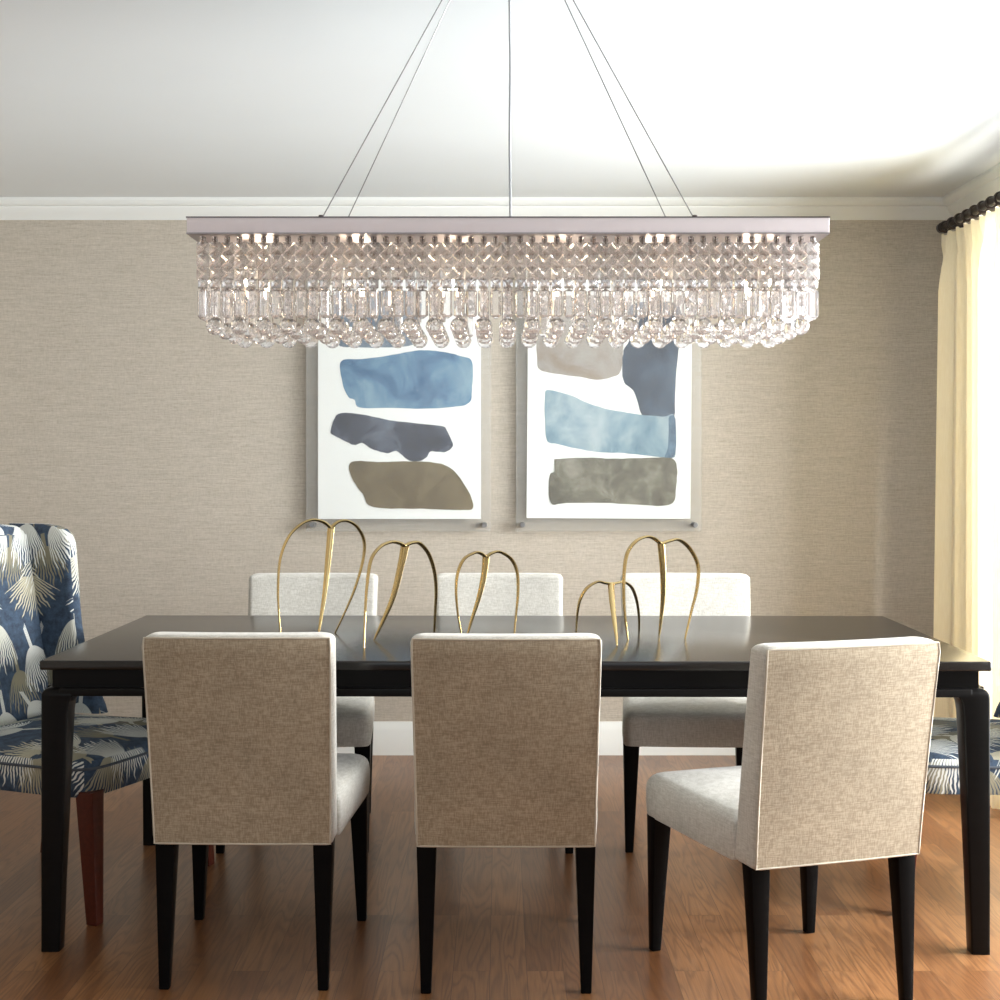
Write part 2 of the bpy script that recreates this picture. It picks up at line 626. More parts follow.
def catmull(pts, sub=6, closed=False):
    pts = [Vector(p) for p in pts]
    m = len(pts)
    out = []
    rng = range(m) if closed else range(m - 1)
    for i in rng:
        if closed:
            p0, p1, p2, p3 = pts[i - 1], pts[i], pts[(i + 1) % m], pts[(i + 2) % m]
        else:
            p0, p1, p2, p3 = pts[max(i - 1, 0)], pts[i], pts[i + 1], pts[min(i + 2, m - 1)]
        for k in range(sub):
            t = k / sub
            out.append(.5 * ((2 * p1) + (p2 - p0) * t + (2 * p0 - 5 * p1 + 4 * p2 - p3) * t * t + (3 * p1 - p0 - 3 * p2 + p3) * t ** 3))
    if not closed:
        out.append(pts[-1])
    return out


# ------------------------------------------------------------------ room shell
XL, XR, YB, YF, ZC = -2.62, 1.97, 6.03, -1.2, 2.40


def struct(name, boxes, mat, smooth=None):
    mb = MB()
    for bx in boxes:
        mb.box(*bx)
    return mb.build(name, mat, None, smooth, kind='structure')


struct('floor', [(XL - .15, XR + .15, YF, YB + .15, -.1, 0)], M['floor'])
struct('ceiling', [(XL - .15, XR + .15, YF, YB + .15, ZC, ZC + .1)], M['ceiling'])
struct('wall_back', [(XL - .15, XR + .15, YB, YB + .15, 0, ZC)], M['wall'])
struct('wall_left', [(XL - .15, XL, YF, YB, 0, ZC)], M['wall'])
WY0, WY1, WZ0, WZ1 = 2.5, 5.22, .22, 2.14
struct('wall_right', [(XR, XR + .15, YF, WY0, 0, ZC), (XR, XR + .15, WY1, YB, 0, ZC),
                      (XR, XR + .15, WY0, WY1, 0, WZ0), (XR, XR + .15, WY0, WY1, WZ1, ZC)], M['wall'])

# crown moulding (profile: distance from wall, height below ceiling)
crown = [(0, .085), (.007, .085), (.010, .079), (.018, .072), (.034, .058), (.046, .044), (.050, .038), (.050, .034),
         (.058, .032), (.066, .028), (.074, .018), (.078, .012), (.078, .0), (0, 0)]
mb = MB()
mb.loft([[(x, YB - d, ZC - h) for d, h in crown] for x in (XL, XR)])
mb.build('trim_1', M['trim'], None, 30, kind='structure')
mb = MB()
mb.loft([[(XR - d, y, ZC - h) for d, h in crown] for y in (YF, YB)])
mb.build('trim_2', M['trim'], None, 30, kind='structure')
mb = MB()
mb.loft([[(XL + d, y, ZC - h) for d, h in crown] for y in (YF, YB)])
mb.build('trim_3', M['trim'], None, 30, kind='structure')
base = [(0, 0), (.018, 0), (.018, .105), (.014, .115), (.012, .125), (.007, .135), (.005, .143), (0, .143)]
mb = MB()
mb.loft([[(x, YB - d, h) for d, h in base] for x in (XL, XR)])
mb.build('baseboard_back', M['trim'], None, 30, kind='structure')
mb = MB()
mb.loft([[(XR - d, y, h) for d, h in base] for y in (YF, YB)])
mb.build('baseboard_right', M['trim'], None, 30, kind='structure')
mb = MB()
mb.loft([[(XL + d, y, h) for d, h in base] for y in (YF, YB)])
mb.build('baseboard_left', M['trim'], None, 30, kind='structure')

# window in the right wall
win = bpy.data.objects.new('window_1', None)
col.objects.link(win)
win.location = (XR + .07, (WY0 + WY1) / 2, WZ0)
win['kind'] = 'structure'
mb = MB()
hy, hz = (WY1 - WY0) / 2, WZ1 - WZ0
for y0, y1, z0, z1 in ((-hy, -hy + .05, 0, hz), (hy - .05, hy, 0, hz), (-hy, hy, 0, .05), (-hy, hy, hz - .05, hz),
                       (-hy / 3 - .02, -hy / 3 + .02, 0, hz), (hy / 3 - .02, hy / 3 + .02, 0, hz)):
    mb.box(-.03, .03, y0, y1, z0, z1)
f = mb.build('window_frame', M['trim'], win, None)
f['kind'] = 'structure'
mb = MB()
mb.box(-.004, .004, -hy + .03, hy - .03, .03, hz - .03)
f = mb.build('window_pane', M['pane'], win, None)
f['kind'] = 'structure'

# ------------------------------------------------------------------ curtains on a rod
rod = thing('curtain_rod', 'dark wooden curtain rod with rings under the crown moulding', 'curtain rod', (1.80, 5.66, 2.222))
mb = MB()
mb.cyl((0, 0, 0), (0, -1, 0), .015, 4.5, 16)
mb.build('pole', M['rod'], rod)
mb = MB()
mb.cyl((0, .022, 0), (0, -1, 0), .021, .026, 16)
mb.build('finial', M['rod'], rod)
for yy in (-.02, -4.4):
    mb = MB()
    mb.tube([(.012, yy, .0), (.10, yy, .004), (.168, yy, .006)], .008, 8)
    mb.cyl((.163, yy, .006), (1, 0, 0), .025, .007, 14)
    mb.build('bracket', M['rod'], rod)


def curtain(name, label, y_back, y_front, nring):
    t = thing(name, label, 'curtain', (1.80, y_back, 0), 0)
    mb = MB()
    Lc = y_back - y_front
    nz_, ny_ = 44, int(Lc / .006)
    pitch = .088
    verts = []
    for j in range(nz_ + 1):
        v = j / nz_
        z = .02 + (2.196 - .02) * v
        for i in range(ny_ + 1):
            u = i / ny_
            y = -u * Lc
            ph = y / pitch * 2 * PI
            a_top = .020
            fall = min(1, (2.212 - z) / .25)
            amp = a_top * (1 - .35 * fall) + .016 * fall
            wig = math.sin(ph) * amp
            # irregular deep folds lower down
            wig2 = (math.sin(ph * .37 + 1.3) * .024 + math.sin(ph * .21 + .4) * .020) * fall * min(1, u * Lc / .12)
            pin = math.exp(-((z - 2.09) / .02) ** 2)
            x = wig * (1 - .45 * pin) * (1 - .42 * fall) + wig2
            head = abs(math.sin(ph / 2)) * .012 if v > .985 else 0
            flare = -.045 * max(0, 1 - u * Lc / .35) * (1 - v)
            yy = y + math.sin(ph * 2 + .5) * .006
            verts.append((x + flare + .005, yy, z - head))
    faces = []
    w = ny_ + 1
    for j in range(nz_):
        for i in range(ny_):
            faces.append((j * w + i, j * w + i + 1, (j + 1) * w + i + 1, (j + 1) * w + i))
    mb.add(verts, faces)
    o = mb.build('panel', M['curtain'], t, 80)
    return t


curtain('curtain', 'cream pinch-pleated curtain panel hanging beside the back wall corner', 5.655, 4.92, 10)
for k in range(12):
    mb = MB()
    ring = [(.020 * math.cos(a), 0, .020 * math.sin(a) - .004) for a in [2 * PI * q / 18 for q in range(18)]]
    mb.tube(ring, .0055, 6, closed=True)
    o = mb.build('ring', M['rod'], rod)
    o.location = (0, -.035 - k * .088, 0)

# ------------------------------------------------------------------ dining table
TX0, TX1, TY0, TY1, TZ = -1.191, 1.274, 3.60, 4.652, .757
tcx, tcy = (TX0 + TX1) / 2, (TY0 + TY1) / 2
hx, hy = (TX1 - TX0) / 2, (TY1 - TY0) / 2
table = thing('dining_table', 'long espresso-black dining table with tapered legs and brass sculptures on top', 'table', (tcx, tcy, 0), math.radians(-.5))
mb = MB()
mb.box(-hx, hx, -hy, hy, TZ - .025, TZ, .005)
mb.build('tabletop', M['espresso'], table, 40)
mb = MB()
mb.box(-hx + .026, hx - .026, -hy + .026, hy - .026, .684, TZ - .025)
mb.build('apron', M['espresso_frame'], table, None)


def prism_xz(mb, poly, y0, y1):
    mb.loft([[(p[0], y, p[1]) for p in poly] for y in (y0, y1)])


def prism_yz(mb, poly, x0, x1):
    mb.loft([[(x, p[0], p[1]) for p in poly] for x in (x0, x1)])


for sy in (-1, 1):
    mb = MB()
    y = sy * (hy - .004)
    mb.box(-hx + .05, hx - .05, min(y, y - sy * .05), max(y, y - sy * .05), .664, .6845, .002)
    mb.build('rail', M['espresso_frame'], table, 40)
for sx in (-1, 1):
    mb = MB()
    x = sx * (hx - .004)
    mb.box(min(x, x - sx * .05), max(x, x - sx * .05), -hy + .05, hy - .05, .664, .6845, .002)
    mb.build('rail', M['espresso_frame'], table, 40)
for sx in (-1, 1):
    for sy in (-1, 1):
        ox, oy = sx * (hx - .003), sy * (hy - .003)
        secs = []
        prof = [(0, .047), (.0, .048), (.20, .054), (.40, .061), (.55, .0665), (.62, .069), (.645, .072), (.655, .075), (.661, .079), (.6645, .083)]
        for z, w in prof:
            secs.append([(ox - sx * (w / 2) + p[0], oy - sy * (w / 2) + p[1], z) for p in rrect(w / 2, w / 2, .006, 3)])
        for k in range(1, 7):
            a = k / 6 * PI / 2
            ins = .02 * (1 - math.cos(a))
            z = .6645 + .0205 * math.sin(a)
            w = .083
            # outer corner rounds over towards the apron
            x0, x1 = ox, ox - sx * w
            y0, y1 = oy, oy - sy * w
            x0 -= sx * ins
            y0 -= sy * ins
            cxx, cyy = (x0 + x1) / 2, (y0 + y1) / 2
            secs.append([(cxx + p[0], cyy + p[1], z) for p in rrect(abs(x0 - x1) / 2, abs(y0 - y1) / 2, .006, 3)])
        mb = MB()
        mb.loft(secs)
        mb.build('leg', M['espresso_frame'], table, 40)


# ------------------------------------------------------------------ dining chair
def trapezoid_outline(yf, yb, wf, wb, rf, rb, bow_f=.0, n=6):
    """closed outline, front (+y) wider than back"""
    pts = []
    corners = [((wf, yf), rf), ((-wf, yf), rf), ((-wb, yb), rb), ((wb, yb), rb)]
    m = 4
    for i in range(m):
        p = Vector(corners[i][0])
        r = corners[i][1]
        a = Vector(corners[i - 1][0])
        b = Vector(corners[(i + 1) % m][0])
        da = (a - p).normalized()
        db = (b - p).normalized()
        ang = da.angle(db)
        t = r / math.tan(ang / 2)
        p1, p2 = p + da * t, p + db * t
        for k in range(n + 1):
            s = k / n
            q = p1 * (1 - s) ** 2 + p * 2 * s * (1 - s) + p2 * s * s
            pts.append(q)
        # points along the following edge
        nxt = Vector(corners[(i + 1) % m][0])
        rn = corners[(i + 1) % m][1]
        e0 = p2
        dn = (p - nxt).normalized()
        a2 = dn.angle((Vector(corners[(i + 2) % m][0]) - nxt).normalized())
        e1 = nxt + dn * (rn / math.tan(a2 / 2))
        for k in range(1, 8):
            pts.append(e0.lerp(e1, k / 8))
    out = []
    for q in pts:
        y = q.y
        if bow_f and y > yf * .4:
            y += bow_f * (1 - (q.x / wf) ** 2) * ((y - yf * .4) / (yf * .6))
        out.append((q.x, y))
    return out


def cushion(mb, outline, z0, z1, r, crown, z0r=.008, cy=None):
    xs = [p[0] for p in outline]
    ys = [p[1] for p in outline]
    cy = (max(ys) + min(ys)) / 2
    hx_, hy_ = max(xs), (max(ys) - min(ys)) / 2

    def sec(ins, z, crownf=0):
        fx, fy = 1 - ins / hx_, 1 - ins / hy_
        return [(p[0] * fx, cy + (p[1] - cy) * fy, z) for p in outline]
    secs = [sec(.02, z0), sec(z0r * .4, z0 + .001), sec(.001, z0 + z0r), sec(-.001, z0 + (z1 - z0) * .35), sec(-.001, z0 + (z1 - z0) * .6)]
    for k in range(0, 6):
        a = k / 5 * PI / 2 * .85
        secs.append(sec(r * (1 - math.cos(a)), z1 - r + r * math.sin(a)))
    zt = z1 - r + r * math.sin(PI / 2 * .85)
    i0 = r * (1 - math.cos(PI / 2 * .85))
    for k in range(1, 9):
        s = k / 8
        ins = i0 + (min(hx_, hy_) - i0) * s * .96
        secs.append(sec(ins, zt + crown * math.sin(s * PI / 2)))
    mb.loft(secs)


def taper_leg(mb, top, bot, wt, wb, z1, z0=0.0):
    """square tapered leg; top/bot = centres (x, y)"""
    secs = []
    for k in range(5):
        s = k / 4
        z = z0 + (z1 - z0) * s
        cx = bot[0] + (top[0] - bot[0]) * s
        cy = bot[1] + (top[1] - bot[1]) * s
        w = wb + (wt - wb) * s
        secs.append([(cx + p[0], cy + p[1], z) for p in rrect(w / 2, w / 2, .003, 2)])
    secs.insert(0, [(bot[0] + p[0], bot[1] + p[1], z0) for p in rrect(wb / 2 - .002, wb / 2 - .002, .002, 2)])
    secs[1] = [(p[0], p[1], z0 + .002) for p in secs[1]]
    mb.loft(secs)


def back_section(z, hw, yr, yf, r, bow, nseg=8):
    """horizontal section through a backrest: rear face at yr, front face at yf; denser along the width"""
    base = rrect(hw, (yf - yr) / 2, r, 4)
    cy = (yf + yr) / 2
    out = []
    m = len(base)
    for i in range(m):
        p, q = base[i], base[(i + 1) % m]
        out.append(p)
        if abs(p[0] - q[0]) > hw * .8:
            for k in range(1, nseg):
                out.append((p[0] + (q[0] - p[0]) * k / nseg, p[1] + (q[1] - p[1]) * k / nseg))
    return [(x, cy + y - bow * (1 - (x / hw) ** 2), z) for x, y in out]


def make_dining_chair(label):
    t = thing('dining_chair', label, 'chair', (0, 0, 0))
    # seat
    mb = MB()
    ol = trapezoid_outline(.278, -.185, .249, .2235, .035, .012, .008)
    cushion(mb, ol, .350, .462, .035, .020)
    mb.build('seat', M['linen'], t, 50)
    # backrest with leaning, slightly bowed slab
    def geo(v):
        lean = -.070 * v ** 1.15
        thick = .105 - .025 * v
        return .216 + .0095 * v, -.277 + lean, -.277 + lean + thick
    mb = MB()
    secs = []
    zt, zb, r = .866, .3505, .018
    for k in range(4):
        a = k / 3 * PI / 2
        ins = r * .6 * (1 - math.sin(a))
        hw, yr, yf = geo(0)
        secs.append(back_section(zb + r * .6 * (1 - math.cos(a)), hw - ins, yr + ins, yf - ins, .016, .004))
    for k in range(1, 14):
        v = k / 14
        hw, yr, yf = geo(v)
        secs.append(back_section(zb + (zt - r - zb) * v, hw, yr, yf, .018, .004 + .010 * v))
    for k in range(10):
        a = k / 9 * PI / 2
        ins = r * (1 - math.cos(a))
        hw, yr, yf = geo(1)
        secs.append(back_section(zt - r + r * math.sin(a), hw - ins * 1.5, yr + ins, yf - ins, .018, .014))
    mb.loft(secs)
    mb.build('backrest', M['linen'], t, 50)
    # rear upholstery panel
    mb = MB()
    n, m = 40, 24
    def rear_pt(u, v, off):
        z = zb + .006 + (zt - zb - .013) * v
        vv = min(1, (z - zb) / (zt - r - zb))
        hw, yr, yf = geo(vv)
        ins = r * (1 - math.sqrt(max(0, 1 - max(0, (z - zt + r) / r) ** 2)))
        e = 2 * u - 1
        x = (hw - .0045 - ins * .6) * e
        corner = .0 * max(0, (abs(e) - .93) / .07) ** 2
        return (x, yr - (.004 + .010 * vv) * (1 - (x / hw) ** 2) - off + ins + corner, z)
    verts, faces = [], []
    for j in range(m + 1):
        for i in range(n + 1):
            verts.append(rear_pt(i / n, j / m, .003))
    for j in range(m):
        for i in range(n):
            faces.append((j * (n + 1) + i, j * (n + 1) + i + 1, (j + 1) * (n + 1) + i + 1, (j + 1) * (n + 1) + i))
    mb.add(verts, faces)
    pn = mb.build('back_panel', M['linen_back'], t, 60)
    pn['label'] = 'linen back panel with shade in its colour'
    # piping round that panel
    loop = [rear_pt(i / n, 0, .0022) for i in range(n)] + [rear_pt(1, j / m, .0022) for j in range(m)] + \
           [rear_pt(1 - i / n, 1, .0022) for i in range(n)] + [rear_pt(0, 1 - j / m, .0022) for j in range(m)]
    mb = MB()
    mb.tube(loop, .0026, 6, closed=True)
    mb.build('piping', M['piping'], t, 60)
    # legs
    for sx in (-1, 1):
        mb = MB()
        taper_leg(mb, (sx * .191, -.240), (sx * .192, -.2575), .048, .025, .354)
        mb.build('leg', M['ebony'], t, 40)
        mb = MB()
        taper_leg(mb, (sx * .2195, .235), (sx * .2265, .2475), .05, .025, .354)
        mb.build('leg', M['ebony'], t, 40)
    return t


dc = make_dining_chair('linen dining chair on the near side, closest to the tall-backed wing chair')
specs = [
    (-.614, 3.6225, math.radians(-1.0), None),
    (.0145, 3.60, 0.0, 'linen dining chair in the middle of the near side, square to the table'),
    (.694, 3.462, math.radians(17.5), 'linen dining chair turned at an angle, its pale seat showing'),
    (-.677, 4.775, math.radians(180.5), 'pale linen chair across the table, behind the tallest and second brass sculptures'),
    (-.007, 4.775, math.radians(179.5), 'pale linen chair across the table, middle one, behind the third brass sculpture'),
    (.664, 4.775, math.radians(178.0), 'pale linen chair across the table, nearest the curtain, seat front visible under tabletop'),
]
for i, (x, y, rz, lab) in enumerate(specs):
    o = dc if i == 0 else copy_tree(dc)
    o.location = (x, y, 0)
    o.rotation_euler = (0, 0, rz)
    o['group'] = 'linen dining chairs around the table'
    if i > 2:
        o.scale = (1.035, 1, .995)
    if lab:
        o['label'] = lab


# ------------------------------------------------------------------ patterned wing chairs
def make_wing_chair(label):
    t = thing('wing_chair', label, 'chair', (0, 0, 0))
    mb = MB()
    ol = trapezoid_outline(.285, -.30, .325, .29, .085, .03, .022)
    cushion(mb, ol, .346, .452, .03, .028)
    mb.build('seat', M['feather'], t, 50, uv=True)
    # welt round the seat top
    xs = [p[0] for p in ol]
    ys = [p[1] for p in ol]
    mb = MB()
    mb.tube([(p[0] * 1.004, p[1] * 1.004, .424) for p in ol], .004, 6, closed=True)
    mb.build('welt', M['feather_piping'], t, 60)
    # back slab
    def geo(v):
        lean = -.13 * v
        return .295 + .012 * math.sin(v * PI * .6), -.345 + lean, -.245 + lean
    mb = MB()
    secs = []
    zt, zb, r = 1.072, .36, .035
    hw, yr, yf = geo(0)
    for k in range(4):
        a = k / 3 * PI / 2
        ins = .02 * (1 - math.sin(a))
        secs.append(back_section(zb + .02 * (1 - math.cos(a)), hw - ins, yr + ins, yf - ins, .03, .01))
    for k in range(1, 18):
        v = k / 18
        hw, yr, yf = geo(v)
        secs.append(back_section(zb + (zt - zb) * v, hw, yr, yf, .035, .012))
    hw, yr, yf = geo(1)
    for k in range(6):
        a = k / 5 * PI / 2
        ins = r * (1 - math.cos(a))
        sec = back_section(zt - r + r * math.sin(a), hw - ins, yr + ins, yf - ins, .035, .012)
        secs.append([(p[0], p[1], p[2] - .02 * (p[0] / hw) ** 4) for p in sec])
    mb.loft(secs)
    mb.build('backrest', M['feather'], t, 50, uv=True)
    # wings: slabs that stand forward from the back's sides and taper into the seat
    for sx in (-1, 1):
        mb = MB()
        secs = []
        zs = [.455, .48, .53, .60, .66, .74, .80, .88, .95, 1.0, 1.03, 1.05, 1.06, 1.066]
        fw = [.180, .176, .160, .140, .132, .130, .134, .142, .148, .152, .148, .13, .105, .06]
        for z, w in zip(zs, fw):
            v = (z - zb) / (zt - zb)
            hw, yr, yf = geo(v)
            y1 = yf + w
            y0 = yr + .012
            th = .026 if z < 1.04 else .026 - .014 * (z - 1.04) / .026
            cy = (y0 + y1) / 2
            splay = .02
            sec = []
            for p in rrect(th, (y1 - y0) / 2, .025, 4):
                yy = cy + p[1]
                fwd = max(0, yy - yf)
                sec.append((sx * (hw - .006 + p[0] + splay * (fwd / .15) * .6), yy, z))
            secs.append(sec)
        mb.loft(secs)
        mb.build('wing', M['feather'], t, 50, uv=True)
    # legs
    for sx in (-1, 1):
        mb = MB()
        taper_leg(mb, (sx * .280, .268), (sx * .2965, .297), .056, .034, .362)
        mb.build('leg', M['mahogany'], t, 30)
        mb = MB()
        taper_leg(mb, (sx * .25, -.225), (sx * .25, -.27), .05, .032, .372)
        mb.build('leg', M['mahogany'], t, 30)
    return t


wc = make_wing_chair('navy and cream fan-print wing chair showing its tall back, at table end away from curtain')
wc.location = (-1.30, 4.208, 0)
wc.rotation_euler = (0, 0, math.radians(-108.9))
wc['group'] = 'fan-print wing chairs at the table ends'
w2 = copy_tree(wc)
w2.location = (1.462, 4.165, 0)
w2.rotation_euler = (0, 0, math.radians(83))
w2['label'] = 'navy and cream fan-print chair at the curtain end, only its seat showing'


# ------------------------------------------------------------------ brass sculptures
def on_table(px, py):
    D = (EYE - TZ) * F / (py - CY)
    return P(px, py, D)


def sculpture(label, joint, center_foot, left_foot, right_foot, left_arc, right_arc, center_mid, s=1.0):
    cf, lf, rf = on_table(*center_foot), on_table(*left_foot), on_table(*right_foot)
    Dm = (lf.y + rf.y + cf.y) / 3
    J = P(joint[0], joint[1], Dm)
    t = thing('brass_sculpture', label, 'sculpture', (J.x, Dm, TZ), 0, 'brass loop sculptures on the table')
    org = Vector((J.x, Dm, TZ))

    def arm(name, foot, arc):
        m = len(arc)
        pts = [J]
        for k, (ax, ay) in enumerate(arc):
            s_ = (k + 1) / (m + 1)
            pts.append(P(ax, ay, Dm + (foot.y - Dm) * s_ ** 1.5))
        pts.append(foot)
        pp = catmull(pts, 8)
        n = len(pp)
        wid, thk, side = [], [], []
        for i in range(n):
            q = i / (n - 1)
            wid.append(.0115 * s * (1 - q) ** .7 * (.55 + .45 * math.sin(min(1, q * 4) * PI / 2)) + .0022)
            thk.append(.0042 * s * (1 - q * .6) + .0008)
            side.append(Vector((.55, -1, .1)))
        mb = MB()
        mb.ribbon([p - org for p in pp], wid, thk, side)
        mb.build(name, M['brass'], t, 60)
    arm('loop', lf, left_arc)
    arm('loop', rf, right_arc)
    cm = [P(a, b_, Dm + (cf.y - Dm) * ((b_ - joint[1]) / (center_foot[1] - joint[1]))) for a, b_ in center_mid]
    pp = catmull([J + Vector((0, 0, .002))] + cm + [cf], 8)
    n = len(pp)
    wid = [.0095 * s * (1 - (i / (n - 1))) ** .75 + .0018 for i in range(n)]
    thk = [.005 * s * (1 - (i / (n - 1)) * .7) + .0006 for i in range(n)]
    mb = MB()
    mb.ribbon([p - org for p in pp], wid, thk, Vector((1, -.35, 0)))
    mb.build('stem', M['brass'], t, 60)
    return t


sculpture('tallest brass loop sculpture on the table, on the side of the navy wing chair', (331, 528), (318, 638), (281, 638), (335, 633),
          [(323, 522), (312, 520), (300, 525), (288, 538), (280, 560), (278, 590), (279, 615)],
          [(338, 522), (347, 521), (357, 527), (364, 541), (363, 560), (355, 588), (345, 612)], [(328, 560), (325, 590), (321, 618)], 1.05)
sculpture('brass loop sculpture beside the tallest one, second in the row from the wing chair', (405, 546), (374, 640), (364, 648), (434, 636),
          [(399, 543), (391, 542), (380, 547), (371, 560), (367, 585), (365, 615)],
          [(411, 543), (419, 543), (428, 553), (434, 570), (436, 590), (435, 615)], [(401, 565), (393, 597), (382, 623)], 1.2)
sculpture('brass loop sculpture in the middle of the row, behind the middle near chair', (486, 557), (467, 636), (462, 637), (514, 637),
          [(480, 553), (474, 553), (464, 559), (458, 572), (456, 590), (458, 615)],
          [(492, 553), (500, 552), (511, 559), (517, 572), (518, 592), (516, 615)], [(484, 575), (479, 597), (472, 619)], 1.0)
sculpture('smallest and lowest of the brass loop sculptures', (611, 584), (617, 646), (576, 636), (639, 634),
          [(605, 583), (597, 582), (587, 588), (580, 600), (577, 617)],
          [(617, 583), (624, 582), (632, 588), (637, 602), (639, 618)], [(612, 600), (614, 618), (616, 633)], .85)
sculpture('tall brass loop sculpture nearest the curtain, last in the row', (661, 544), (659, 637), (628, 640), (685, 639),
          [(653, 538), (645, 537), (635, 542), (627, 554), (624, 575), (624, 602), (626, 625)],
          [(669, 541), (679, 540), (690, 549), (698, 566), (697, 588), (691, 613)], [(663, 570), (663, 597), (661, 619)], 1.0)

# ------------------------------------------------------------------ framed prints
YP = 5.985


def stroke_px(off, pts):
    return [(off[0] + .22 * a, off[1] + .22 * b) for a, b in pts]


def framed_print(label, fr, paper, strokes, mats):
    (fx0, fy0, fx1, fy1) = fr
    a, b = P(fx0, fy1, 5.97), P(fx1, fy0, 5.97)
    cxm, cz = (a.x + b.x) / 2, (a.z + b.z) / 2
    w, h = (b.x - a.x) / 2, (b.z - a.z) / 2
    YO = 5.95
    t = thing('framed_picture', label, 'picture', (cxm, YO, cz))
    mb = MB()
    mb.box(-w, w, 5.964 - YO, 5.972 - YO, -h, h, .0012)
    mb.build('front_sheet', M['acrylic'], t, 30)
    mb = MB()
    mb.box(-w, w, 5.980 - YO, 5.990 - YO, -h, h, .0012)
    mb.build('back_sheet', M['acrylic_back'], t, 30)
    mb = MB()
    q = [P(x, y, 5.976) for x, y in paper]
    yb = 5.9785 - YO
    v = [(p.x - cxm, 5.976 - YO, p.z - cz) for p in q]
    v += [(p[0], yb, p[2]) for p in v]
    mb.add(v, [(0, 1, 2, 3), (7, 6, 5, 4), (0, 4, 5, 1), (1, 5, 6, 2), (2, 6, 7, 3), (3, 7, 4, 0)])
    rnd = random.Random(len(label))
    for k, s in enumerate(strokes):
        mb.cur = k + 1
        y = 5.976 - .0005 - .0004 * k
        pts = [P(x, yy, 5.976) for x, yy in s]
        pp = catmull([(p.x - cxm, y - YO, p.z - cz) for p in pts], 5, True)
        pp = [(p.x + rnd.uniform(-.0012, .0012), p.y, p.z + rnd.uniform(-.0012, .0012)) for p in pp]
        mb.add(pp, [tuple(range(len(pp)))])
    mb.build('print', [M['paper']] + mats, t, None)
    for sx in (-1, 1):
        for sz in (-1, 1):
            mb = MB()
            mb.cyl((sx * (w - .028), 5.95 - YO, sz * (h - .028)), (0, 1, 0), .011, .0795, 16)
            mb.build('standoff_bolt', M['steel'], t, 40)
    return t


Lo, Ro = (290, 320), (500, 320)
left_strokes = [
    stroke_px(Lo, [(205, -120), (400, -130), (580, -120), (590, 20), (560, 112), (400, 125), (300, 122), (215, 100)]),
    stroke_px(Lo, [(234, 185), (330, 178), (430, 165), (520, 148), (610, 137), (700, 145), (780, 165), (828, 190), (828, 300), (815, 375), (740, 395), (600, 403), (450, 400), (315, 398), (295, 365), (262, 345), (235, 270)]),
    stroke_px(Lo, [(185, 510), (195, 465), (215, 430), (255, 422), (330, 430), (450, 455), (560, 468), (690, 482), (712, 500), (740, 560), (735, 580), (705, 600), (640, 598), (625, 620), (595, 640), (545, 640), (505, 610), (480, 595), (440, 605), (370, 585), (330, 560), (290, 568), (240, 545), (200, 525)]),
    stroke_px(Lo, [(270, 655), (310, 640), (400, 645), (520, 642), (600, 643), (690, 655), (750, 690), (800, 760), (825, 810), (828, 860), (750, 862), (600, 858), (380, 850), (330, 790), (285, 725), (272, 690)]),
]
right_strokes = [
    stroke_px(Ro, [(165, -90), (560, -95), (562, 80), (550, 230), (500, 262), (440, 272), (360, 258), (260, 245), (180, 225), (168, 170), (165, 60)]),
    stroke_px(Ro, [(590, 80), (590, -60), (700, -80), (815, -60), (812, 130), (800, 250), (795, 360), (785, 450), (700, 455), (650, 440), (625, 370), (605, 320), (565, 285), (555, 230), (562, 140)]),
    stroke_px(Ro, [(205, 340), (215, 320), (245, 322), (330, 345), (380, 370), (470, 400), (560, 418), (640, 430), (740, 440), (795, 440), (798, 600), (780, 628), (700, 620), (560, 605), (440, 600), (330, 580), (250, 562), (215, 550), (205, 480)]),
    stroke_px(Ro, [(768, 442), (795, 440), (799, 520), (798, 600), (780, 628), (748, 622), (762, 585), (766, 510)]),
    stroke_px(Ro, [(248, 640), (260, 632), (400, 625), (500, 630), (640, 628), (760, 625), (795, 640), (805, 680), (800, 770), (790, 825), (740, 845), (600, 838), (450, 830), (300, 832), (230, 830), (225, 710), (245, 690)]),
]
WC = {
    'slate': watercolor('wash_slate', srgb(96, 118, 142), srgb(128, 146, 166), srgb(150, 164, 180)),
    'blue': watercolor('wash_blue', srgb(56, 104, 150), srgb(104, 152, 190), srgb(150, 188, 212), 6),
    'navy': watercolor('wash_navy', srgb(36, 42, 60), srgb(56, 64, 86), srgb(104, 116, 138), 8),
    'olive': watercolor('wash_olive', srgb(104, 88, 58), srgb(122, 106, 74), srgb(142, 126, 92), 7),
    'beige': watercolor('wash_beige', srgb(160, 142, 126), srgb(182, 174, 168), srgb(200, 196, 192), 5),
    'deep': watercolor('wash_deep', srgb(42, 56, 78), srgb(62, 80, 104), srgb(84, 108, 136), 6),
    'pale': watercolor('wash_pale', srgb(98, 138, 164), srgb(148, 180, 198), srgb(196, 214, 224), 5),
    'edge': watercolor('wash_edge', srgb(52, 74, 104), srgb(84, 116, 146), srgb(112, 146, 174), 14),
    'taupe': watercolor('wash_taupe', srgb(92, 88, 74), srgb(122, 118, 102), srgb(164, 160, 146), 10),
}
framed_print('acrylic-framed watercolour with blue, navy and olive bars, on the wall away from the curtain', (306, 256, 491, 531.5),
             [(318, 519), (481, 519), (481, 268), (318, 268)], left_strokes, [WC['slate'], WC['blue'], WC['navy'], WC['olive']])
framed_print('acrylic-framed watercolour with pale blue and taupe bars, nearer the curtain', (516, 256, 701.5, 531.5),
             [(526.5, 518), (690.5, 519), (692.5, 268), (528.5, 268)], right_strokes, [WC['beige'], WC['deep'], WC['pale'], WC['edge'], WC['taupe']])

